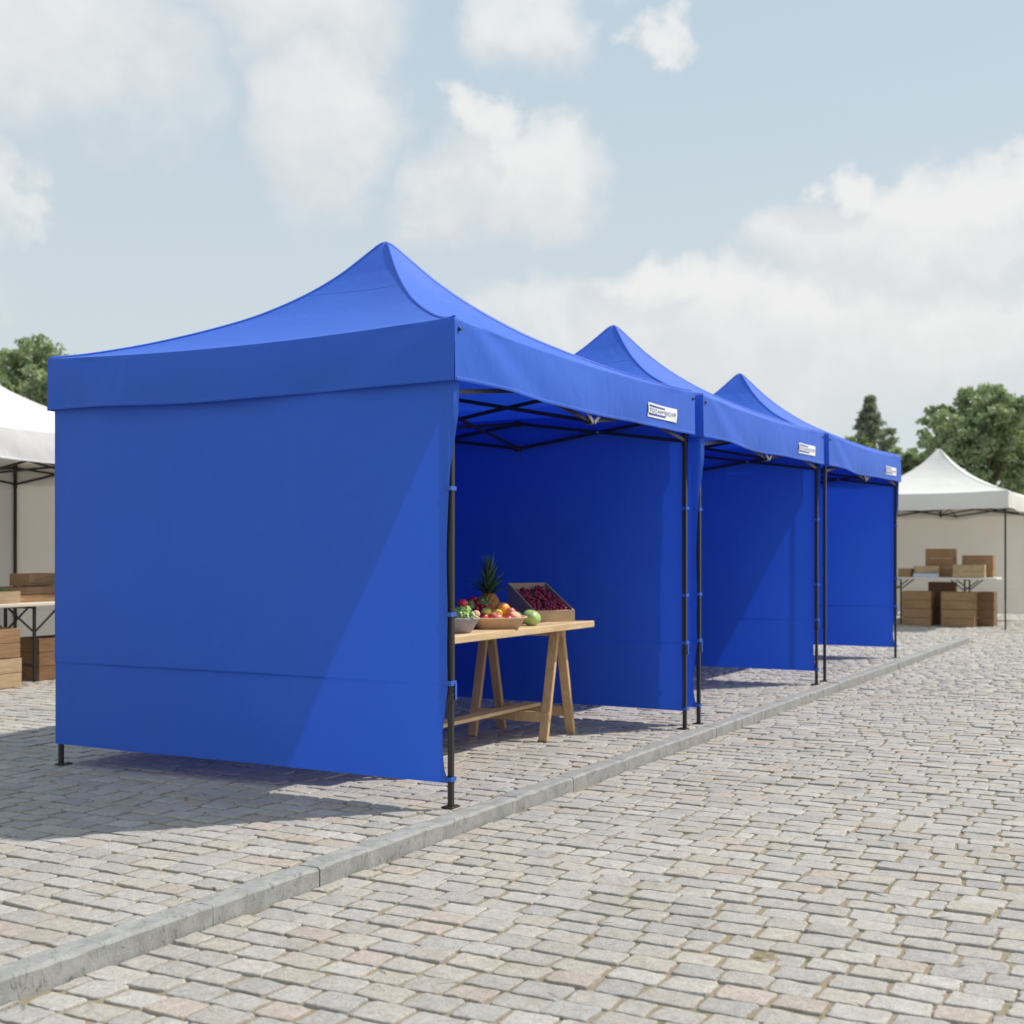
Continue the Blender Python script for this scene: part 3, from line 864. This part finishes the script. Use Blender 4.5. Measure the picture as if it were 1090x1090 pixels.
leafy('artichoke', onT(513, .87, TZ+.14), .045, M['darkleaf'], 'small grey green artichoke lying on the cherries beside the pineapple', 50)

# grey woven basket with lettuce and green grapes
def basket():
    c = onT(487, .655)
    t = empty('woven_basket', 'grey woven basket of green produce at the left end of visible table', 'basket', c, 0)
    mb = MB(); prof = [(.075, 0), (.085, .0)]
    for i in range(9): prof.append((.090+.0052*i+(.0025 if i % 2 else 0), .010+i*.0085))
    prof += [(.142, .086), (.145, .092), (.140, .097), (.132, .092), (.082, .012), (.001, .011)]
    mb.lathe(prof, 60, wob=lambda a, z: 1+.012*math.cos(30*a)*(1 if z < .085 else .4))
    mb.build('basket_body', M['basket'], t)
    return c
bc = basket()
leafy('lettuce', (bc.x+.045, bc.y-.03, bc.z+.06), .066, M['leafgreen'], 'bright green lettuce head at the right of the grey basket', 80)
leafy('lettuce', (bc.x-.05, bc.y+.02, bc.z+.06), .068, M['leafgreen'], 'bright green lettuce head at the left of the grey basket', 80)
leafy('lettuce', (bc.x+.03, bc.y+.06, bc.z+.10), .055, M['leafgreen'], 'paler lettuce head at the back of the grey basket, higher than the others', 70)
gb = MB()
for i in range(44): gb.ball((random.gauss(0, .032), random.gauss(0, .026), random.gauss(0, .012)), random.uniform(.010, .013), 8, 6)
tag(gb.build('grape_bunch', M['palegreen'], None, (bc.x+.075, bc.y-.045, bc.z+.105)), 'bunch of pale green grapes at the right rim of the grey basket', 'grapes')
fruit('nectarine', M['peach'], .026, (bc.x+.118, bc.y+.0, bc.z+.092), 'small pink nectarine on the right rim of the grey basket', prof='ball', stem=False)
fruit('tomato', M['red'], .034, (bc.x+.03, bc.y+.06, bc.z+.158), 'red tomato on top of the greens in the grey basket', prof='lobed', stem=False)

# pineapple
def pineapple():
    c = onT(520, 1.06)
    t = empty('pineapple', 'whole pineapple with a tall spiky green crown behind the cherries', 'pineapple', c, 0)
    mb = MB(); H, Rm = .215, .086
    nr, nk = 44, 72
    vs = []
    for i in range(nr+1):
        z = i/nr; r0 = Rm*(math.sin(PI*min(.97, max(.04, z*.90+.06))))**.42*(1-.10*z)
        for k in range(nk):
            a = 2*PI*k/nk
            e = .010*(abs(math.sin(5*a+z*13))*abs(math.sin(5*a-z*13)))**.6
            vs.append(((r0+e)*math.cos(a), (r0+e)*math.sin(a), z*H))
    fs = [(i*nk+k, i*nk+(k+1) % nk, (i+1)*nk+(k+1) % nk, (i+1)*nk+k) for i in range(nr) for k in range(nk)]
    fs += [tuple(range(nk))[::-1], tuple(nr*nk+k for k in range(nk))]
    mb.add(vs, fs, 0, True); mb.build('body', M['pineskin'], t)
    lf = MB()
    for i in range(64):
        q = i/64; a = i*2.39996; el = R(2+76*q+random.uniform(-8, 8)); L = .145+.135*q*random.uniform(.8, 1.08)
        out = Vector((math.cos(a), math.sin(a), 0)); side = Vector((-math.sin(a), math.cos(a), 0))
        w = .021*(1-.2*q); p0 = Vector((0, 0, H-.01+.045*q))+out*.018*(1-q)
        pts = []; pos = p0.copy(); e = min(R(88), el+R(26))
        seg = 7; rows = []
        for j in range(seg+1):
            s = j/seg; ww = w*(1-s**1.6)+.0004
            d = out*math.cos(e)+Vector((0, 0, 1))*math.sin(e); nrm = d.cross(side)
            rows.append((pos-side*ww, pos+nrm*ww*.4, pos+side*ww)); pos = pos+d*L/seg; e -= R(6.5*(1-q*.6))
        v = [p for r in rows for p in r]
        lf.add(v, [(j*3+m, j*3+m+1, (j+1)*3+m+1, (j+1)*3+m) for j in range(seg) for m in (0, 1)], 0, True)
    lf.build('crown', M['pineleaf'], t)
pineapple()

# ------------------------------------------------------------------ wooden crates
def crate(u0, u1, v0, v1, z0, h, mat, label, group, boards=2, name='wooden_crate', tilt=(0, 0), yaw=0, top=False, vert=False):
    w, d = u1-u0, v1-v0; mb = MB(); th = .014; gp = .006
    bh = h/boards
    for i in range(boards):
        zc = z0*0+bh*(i+.5)
        for y in (-d/2+th/2, d/2-th/2): mb.box((random.gauss(0, .001), y, zc), (w, th, bh-gp), bev=.002)
        for x in (-w/2+th/2, w/2-th/2): mb.box((x, random.gauss(0, .001), zc), (th, d-2*th-.002, bh-gp), bev=.002)
    for x in (-1, 1):
        for y in (-1, 1): mb.box((x*(w/2-th-.014), y*(d/2-th-.014), h/2), (.026, .026, h-.004), bev=.002)
    nb = max(2, int(d/.12)); bw = (d-2*th-.004)/nb
    for i in range(nb): mb.box((0, -d/2+th+.002+bw*(i+.5), .008), (w-2*th-.004, bw-.008, .010), bev=.001)
    if top:
        for i in range(nb): mb.box((0, -d/2+(d/nb)*(i+.5), h+.004), (w-.002, d/nb-.006, .012), bev=.002)
    p = W((u0+u1)/2, (v0+v1)/2, z0)
    o = mb.build(name, mat, None, p, (tilt[0], tilt[1], ANG+yaw)); tag(o, label, 'crate', group)
    return o

# left white tent
def folding_table(label, mat, u0, u1, v0, v1, zt, zg, legs_u=None, legs_v=None, along='u'):
    t = empty('folding_table', label, 'table', W((u0+u1)/2, (v0+v1)/2, zg), ANG, 'folding tables in the white tents')
    w, d, h = u1-u0, v1-v0, zt-zg
    mb = MB(); mb.box((0, 0, h-.02), (w, d, .04), bev=.006); mb.build('table_top', mat, t)
    lst = legs_u or legs_v
    for q in lst:
        lg = MB()
        if along == 'u':
            x = q-(u0+u1)/2
            for y in (-d/2+.06, d/2-.06):
                lg.bar((x, y, 0), (x, y, h-.042), .03, up=(0, 1, 0))
                lg.bar((x+.02, y, h-.30), (x+.33, y, h-.05), .018, up=(0, 1, 0)); lg.bar((x-.02, y, h-.30), (x-.33, y, h-.05), .018, up=(0, 1, 0))
            lg.bar((x, -d/2+.078, .18), (x, d/2-.078, .18), .02)
            lg.bar((x, -d/2+.078, h-.055), (x, d/2-.078, h-.055), .02)
        else:
            y = q-(v0+v1)/2
            for x in (-w/2+.06, w/2-.06):
                lg.bar((x, y, 0), (x, y, h-.042), .03, up=(1, 0, 0))
                lg.bar((x, y+.02, h-.24), (x, y+.26, h-.05), .022, up=(1, 0, 0)); lg.bar((x, y-.02, h-.24), (x, y-.26, h-.05), .022, up=(1, 0, 0))
            lg.bar((-w/2+.078, y, .18), (w/2-.078, y, .18), .02)
            lg.bar((-w/2+.078, y, h-.055), (w/2-.078, y, h-.055), .02)
        lg.build('leg_frame', M['black'], t)
folding_table('cream topped folding table with black legs in the left white tent', M['ply'], 2.2, 4.9, 7.22, 7.78, .835, 0, legs_u=[2.42, 3.56, 4.7])
gl = 'crates in the left white tent'
crate(2.48, 3.16, 7.0, 7.42, 0, .295, M['cratepale'], 'pale brown crate at the bottom of the stack before the left tent\'s table', gl)
crate(2.49, 3.15, 7.01, 7.41, .300, .295, M['crate'], 'brown crate on top of the pale one before the left tent\'s table', gl)
crate(3.64, 4.28, 7.30, 7.70, 0, .45, M['cratedark'], 'dark brown crate on the ground right of the folding table\'s leg', gl, 3)
crate(2.78, 3.35, 7.24, 7.56, .836, .125, M['cratepale'], 'low pale crate with green produce on the left tent\'s table', gl, 1)
leafy('lettuce', W(3.22, 7.38, .90), .07, M['darkleaf'], 'green lettuce in the pale crate on the left tent\'s table', 50)
leafy('lettuce', W(3.05, 7.42, .90), .07, M['darkleaf'], 'green lettuce left of the other in the pale crate on the left tent\'s table', 50)
crate(3.40, 4.05, 7.34, 7.70, .836, .165, M['crate'], 'wide brown crate under a smaller one on the left tent\'s table', gl)
crate(3.56, 4.00, 7.38, 7.66, 1.003, .135, M['crate'], 'small brown crate stacked on the wide one in the left white tent', gl, 1, yaw=.06)

# right white tent
gr = 'crates in the right white tent'
folding_table('white topped folding table with black crossed legs in the right white tent', M['whitetop'], 20.15, 20.85, .02, 2.3, .87, STREET, legs_v=[.62, 1.95], along='v')
def rc(pl, pr, uf, depth, z0, h, mat, label, boards=2, **k):
    va, vb = v_at(pr, uf), v_at(pl, uf)
    return crate(uf, uf+depth, va, vb, z0, h, mat, label, gr, boards, **k)
S = STREET
rc(960, 991, 20.02, .5, S, .325, M['crate'], 'lower brown crate of the left stack on the ground in the right white tent', top=True)
rc(960, 991, 20.02, .5, S+.338, .325, M['crate'], 'upper brown crate of the left stack, just below the white table', top=True)
rc(1001.5, 1037, 20.0, .5, S, .325, M['crate'], 'lower brown crate of the middle stack on the ground in the right white tent', top=True)
rc(1001.5, 1037, 20.0, .5, S+.338, .325, M['crate'], 'upper brown crate of the middle stack in front of the table\'s crossed legs', top=True)
rc(1041, 1058, 20.42, .45, S, .66, M['cratedark'], 'tall narrow dark crate right of the middle stack beside the tent post', 4, top=True)
rc(988, 1017, 20.62, .2, S, .84, M['cratedark'], 'tall dark crate standing behind and between the two ground stacks', 5, top=True)
rc(985, 1016, 20.55, .28, .872, .55, M['crate'], 'tallest brown crate on the white table in the right tent', 3, top=True)
rc(972, 998, 20.30, .22, .872, .22, M['cratepale'], 'low light brown crate before the tallest one on the white table', 2, yaw=.25)
rc(956, 969.5, 20.22, .3, .872, .17, M['crate'], 'small brown crate at the left end of the white table', 2)
rc(1014, 1048, 20.20, .26, .872, .24, M['cratepale'], 'wide low crate with a dark gap between its boards on the white table', 2, top=True)
rc(1024, 1057, 20.50, .3, .872, .42, M['crate'], 'brown crate behind the wide low one on the right of the white table', 3, top=True)
b = MB(); va, vb = v_at(999, 20.18), v_at(972, 20.18)
b.box((0, 0, .006), (.09, vb-va, .012), bev=.003)
for y in (-1, 1): b.box((0, y*((vb-va)/2-.004), .04), (.09, .008, .055), bev=.002)
for x in (-1, 1): b.box((x*.041, 0, .04), (.008, vb-va-.018, .055), bev=.002)
tag(b.build('plastic_tray', M['tinblue'], None, W(20.22, (va+vb)/2, .872), (0, 0, ANG)), 'pale blue shallow tray at the front of the white table', 'tray')

# ------------------------------------------------------------------ trees
def tree(loc, height, crad, mat, label, seed, leaf=.115, nclump=330, per=60, cz=.62, ry=.42, conifer=False, name='broadleaf_tree', trunk_r=.2, group='trees beyond the market'):
    rs = np.random.default_rng(seed); rnd = random.Random(seed)
    t = empty(name, label, 'tree', loc, 0, group)
    cl = []
    if conifer:
        for i in range(nclump):
            q = rs.random()**.8; z = height*(.12+.86*q); rr = crad*((1-q)**.9*.9+.08)*(.5+.5*abs(math.sin(q*19+rs.random())))
            a = rs.random()*2*PI; r = rr*math.sqrt(rs.random())
            cl.append((r*math.cos(a), r*math.sin(a), z, .22+.45*(1-q)))
    else:
        lobes = [(0, 0, height*cz, crad*.8)]
        for i in range(9):
            a = rs.random()*2*PI; el = rs.uniform(-.3, 1.2)
            lobes.append((math.cos(a)*math.cos(el)*crad*.62, math.sin(a)*math.cos(el)*crad*.62, height*cz+math.sin(el)*height*ry*.62, crad*rs.uniform(.35, .55)))
        lobes.append((crad*.1, 0, height*(1-.16), crad*.42))
        for i in range(nclump):
            lx, ly, lz, lr = lobes[rs.integers(len(lobes))]
            d = rs.normal(0, 1, 3); d /= np.linalg.norm(d); r = lr*rs.uniform(.55, 1.0)
            cl.append((lx+d[0]*r, ly+d[1]*r, min(height-.2, lz+d[2]*r*.85), crad*rs.uniform(.07, .15)))
    cl = np.array(cl); n = len(cl)*per
    cc = np.repeat(cl, per, 0)
    d = rs.normal(0, 1, (n, 3)); d /= np.linalg.norm(d, axis=1)[:, None]
    p = cc[:, :3]+d*(cc[:, 3:4])*rs.random((n, 1))**.5*np.array([1, 1, .7])
    a = rs.normal(0, 1, (n, 3)); a /= np.linalg.norm(a, axis=1)[:, None]
    b = np.cross(a, rs.normal(0, 1, (n, 3))); b /= np.linalg.norm(b, axis=1)[:, None]
    s = leaf*rs.uniform(.5, 1.2, (n, 1)); bw = .6 if not conifer else .3
    vs = np.stack([p-a*s, p-b*s*bw, p+a*s, p+b*s*bw], 1).reshape(-1, 3)
    me = bpy.data.meshes.new('crown'); me.vertices.add(n*4); me.vertices.foreach_set('co', vs.astype(np.float32).ravel())
    me.loops.add(n*4); me.loops.foreach_set('vertex_index', np.arange(n*4, dtype=np.int32))
    me.polygons.add(n); me.polygons.foreach_set('loop_start', np.arange(0, n*4, 4, dtype=np.int32)); me.update(calc_edges=True)
    me.materials.append(mat); o = bpy.data.objects.new('crown', me); C.objects.link(o); o.parent = t
    tb = MB(); top = height*(.95 if conifer else .72)
    pts = [Vector((math.sin(i*1.3+seed)*.05*i, math.cos(i*1.7+seed)*.05*i, top*i/6)) for i in range(7)]
    tb.tube(pts, [trunk_r*(1.25-.95*i/6) if i else trunk_r*1.5 for i in range(7)], 10)
    for k in range(14 if not conifer else 10):
        c = cl[rs.integers(len(cl))]; z0 = min(top*.9, max(height*.18, c[2]*.55)); i = min(5, int(z0/top*6))
        a0 = pts[i].lerp(pts[i+1], z0/top*6-i); e = Vector(c[:3]); m = (a0+e)/2+Vector((0, 0, .25))
        tb.tube([a0, m, e], [trunk_r*.42, trunk_r*.25, trunk_r*.06], 6)
    tb.build('trunk', M['bark'], t)
    return t
def at(px, Y, z=STREET): return Vector(((px-545)/F*Y, Y, z))
tree(at(22, 46), 9.7, 3.1, M['leafA'], 'leafy green tree behind the white tent at the left edge', 3, cz=.68)
tree(at(-60, 50), 9.0, 3.0, M['leafA'], 'broad tree cut by the left edge of the picture', 5, cz=.66)
tree(at(1040, 50), 8.4, 2.7, M['leafA'], 'largest round leafy tree directly behind the right white tent', 11, nclump=480, cz=.62)
tree(at(1108, 54), 8.3, 2.3, M['leafA'], 'leafy tree cut by the right edge of the picture', 12, nclump=330, cz=.62)
tree(at(926, 62), 9.1, 2.4, M['leafC'], 'tall dull green conifer with a pointed top rising above the far blue tent', 21, .15, 170, 60, conifer=True, name='conifer', trunk_r=.14)
tree(at(946, 60), 7.6, 2.3, M['leafC'], 'shorter dull green conifer just right of the tall pointed one', 22, .13, 90, 60, conifer=True, name='conifer', trunk_r=.12)
tree(at(905, 56), 6.6, 1.7, M['leafB'], 'low yellow green tree below the tall conifer', 31, .12, 260, 60, cz=.66)
tree(at(968, 58), 6.3, 1.8, M['leafA'], 'low green tree between the conifers and the largest round tree', 32, .12, 260, 60, cz=.64)
tree(at(866, 66), 6.9, 1.5, M['leafA'], 'distant tree whose tip shows over the middle of the blue row', 33, .12, 160, 60, cz=.66)

# ------------------------------------------------------------------ world: Nishita sky with haze and clouds
SUN_EL = R(50.5); hd = Vector((.943, .332, 0)).normalized(); SUN_AZ = math.atan2(hd.x, hd.y)
sc = bpy.context.scene
w = bpy.data.worlds.new('World'); sc.world = w; w.use_nodes = True
nt = w.node_tree; nt.nodes.clear()
sky = N(nt, 'ShaderNodeTexSky'); sky.sky_type = 'NISHITA'; sky.sun_disc = False
sky.sun_elevation = SUN_EL; sky.sun_rotation = SUN_AZ; sky.air_density = 1.0; sky.dust_density = 2.0; sky.ozone_density = 1.0
tc = N(nt, 'ShaderNodeTexCoord').outputs['Generated']
nrm = N(nt, 'ShaderNodeVectorMath', operation='NORMALIZE'); nt.links.new(tc, nrm.inputs[0]); D = nrm.outputs[0]
sx = N(nt, 'ShaderNodeSeparateXYZ'); nt.links.new(D, sx.inputs[0])
az = mth(nt, 'ARCTAN2', sx.outputs[0], sx.outputs[1]); el = mth(nt, 'ARCSINE', sx.outputs[2])
n1 = noise(nt, D, 7, 6, .55); n2 = noise(nt, D, 24, 6, .6); n3 = noise(nt, D, 3.0, 4, .5)
mpz = N(nt, 'ShaderNodeMapping'); mpz.inputs['Location'].default_value = (3.1, 5.7, 1.3); nt.links.new(D, mpz.inputs['Vector'])
n1b = noise(nt, mpz.outputs[0], 7, 6, .55)
n4 = noise(nt, D, 21, 5, .6); n4b = noise(nt, mpz.outputs[0], 21, 5, .6)
azw = mth(nt, 'ADD', az, mth(nt, 'ADD', mth(nt, 'MULTIPLY', mth(nt, 'SUBTRACT', n1, .5), .20), mth(nt, 'MULTIPLY', mth(nt, 'SUBTRACT', n4, .5), .06)))
elw = mth(nt, 'ADD', el, mth(nt, 'ADD', mth(nt, 'MULTIPLY', mth(nt, 'SUBTRACT', n1b, .5), .14), mth(nt, 'MULTIPLY', mth(nt, 'SUBTRACT', n4b, .5), .06)))
# cloud banks as seen from the plaza (bearing and height given as photo pixels, turned into angles)
blobs = [(60, 60, 140, 90, .6), (0, 200, 25, 45, .5), (330, 120, 80, 95, .85), (300, 10, 130, 60, .6), (590, 25, 60, 50, .6),
         (525, 190, 95, 55, .85), (490, 130, 32, 38, .9), (711, 48, 26, 22, .7), (990, 245, 170, 70, 1.3), (915, 190, 42, 38, 1.2), (1075, 210, 85, 50, 1.2),
         (705, 312, 70, 45, 1.1), (850, 355, 260, 75, 1.1), (980, 350, 190, 80, .9), (560, 340, 120, 40, .35), (1250, 330, 200, 90, 1.0), (-150, 250, 120, 70, .9)]
away = mth(nt, 'SUBTRACT', mth(nt, 'ABSOLUTE', az), .62)
gen = mth(nt, 'SUBTRACT', mth(nt, 'MULTIPLY', n3, 3.4), 1.75)
gen = mth(nt, 'MINIMUM', gen, mth(nt, 'MULTIPLY', away, 4.0))
def field(a_, e_):
    dens = None
    for px, py, rx, ry_, wgt in blobs:
        h_ = math.hypot(px-545, F); a0 = math.atan2(px-545, F); e0 = math.atan2(588-py, h_)
        dx = mth(nt, 'MULTIPLY', mth(nt, 'SUBTRACT', a_, a0), F/rx); dy = mth(nt, 'MULTIPLY', mth(nt, 'SUBTRACT', e_, e0), F/ry_)
        q = mth(nt, 'MULTIPLY', mth(nt, 'SUBTRACT', 1.0, mth(nt, 'ADD', mth(nt, 'MULTIPLY', dx, dx), mth(nt, 'MULTIPLY', dy, dy))), wgt)
        dens = q if dens is None else mth(nt, 'MAXIMUM', dens, q)
    return mth(nt, 'MAXIMUM', mth(nt, 'MAXIMUM', dens, gen), -1.5)
dens = field(azw, elw)
dup_ = field(mth(nt, 'ADD', azw, .012), mth(nt, 'ADD', elw, .022))
rel = mth(nt, 'SUBTRACT', dens, dup_)        # thins out upwards: sunlit top; thickens upwards: grey base
dens2 = mth(nt, 'ADD', dens, mth(nt, 'MULTIPLY', mth(nt, 'SUBTRACT', n2, .5), .55))
cov = ramp(nt, dens2, -.50, .78)
shade = ramp(nt, mth(nt, 'ADD', mth(nt, 'MULTIPLY', rel, .45), mth(nt, 'ADD', mth(nt, 'MULTIPLY', n1, .5), mth(nt, 'MULTIPLY', n2, .5))), .28, .80)
K = 10.0    # background strength is 0.1
ccol = mixc(nt, shade, (.76*K, .775*K, .785*K), (.90*K, .895*K, .875*K))
hz = ramp(nt, sx.outputs[2], -.05, .60)
haze = mixc(nt, hz, (.73*K, .785*K, .79*K), (.52*K, .665*K, .78*K))
base = mixc(nt, .86, sky.outputs[0], haze)
final = mixc(nt, mth(nt, 'MULTIPLY', cov, .86), base, ccol)
bg = N(nt, 'ShaderNodeBackground'); bg.inputs['Strength'].default_value = .1
nt.links.new(final, bg.inputs['Color'])
wo = N(nt, 'ShaderNodeOutputWorld'); nt.links.new(bg.outputs[0], wo.inputs[0])

sl = bpy.data.lights.new('sun', 'SUN'); sl.energy = 4.6; sl.angle = R(.8); sl.color = (1.0, .945, .86)
so = bpy.data.objects.new('sun', sl); C.objects.link(so)
sd = Vector((hd.x*math.cos(SUN_EL), hd.y*math.cos(SUN_EL), math.sin(SUN_EL)))
so.rotation_euler = (-sd).to_track_quat('-Z', 'Y').to_euler(); so.location = (8, 4, 12)

cam = bpy.data.cameras.new('camera'); co = bpy.data.objects.new('camera', cam); C.objects.link(co)
co.location = (0, 0, CAMH); co.rotation_euler = (R(90), 0, 0)
cam.sensor_width = 36; cam.lens = 36*F/1090; cam.shift_y = 43/1090; cam.clip_end = 2000; cam.clip_start = .05
cam.dof.use_dof = True; cam.dof.focus_distance = 6.6; cam.dof.aperture_fstop = 3.0
sc.camera = co
sc.render.resolution_x = 1024; sc.render.resolution_y = 1024
sc.view_settings.view_transform = 'Standard'; sc.view_settings.look = 'None'
sc.view_settings.exposure = 0; sc.view_settings.gamma = 1
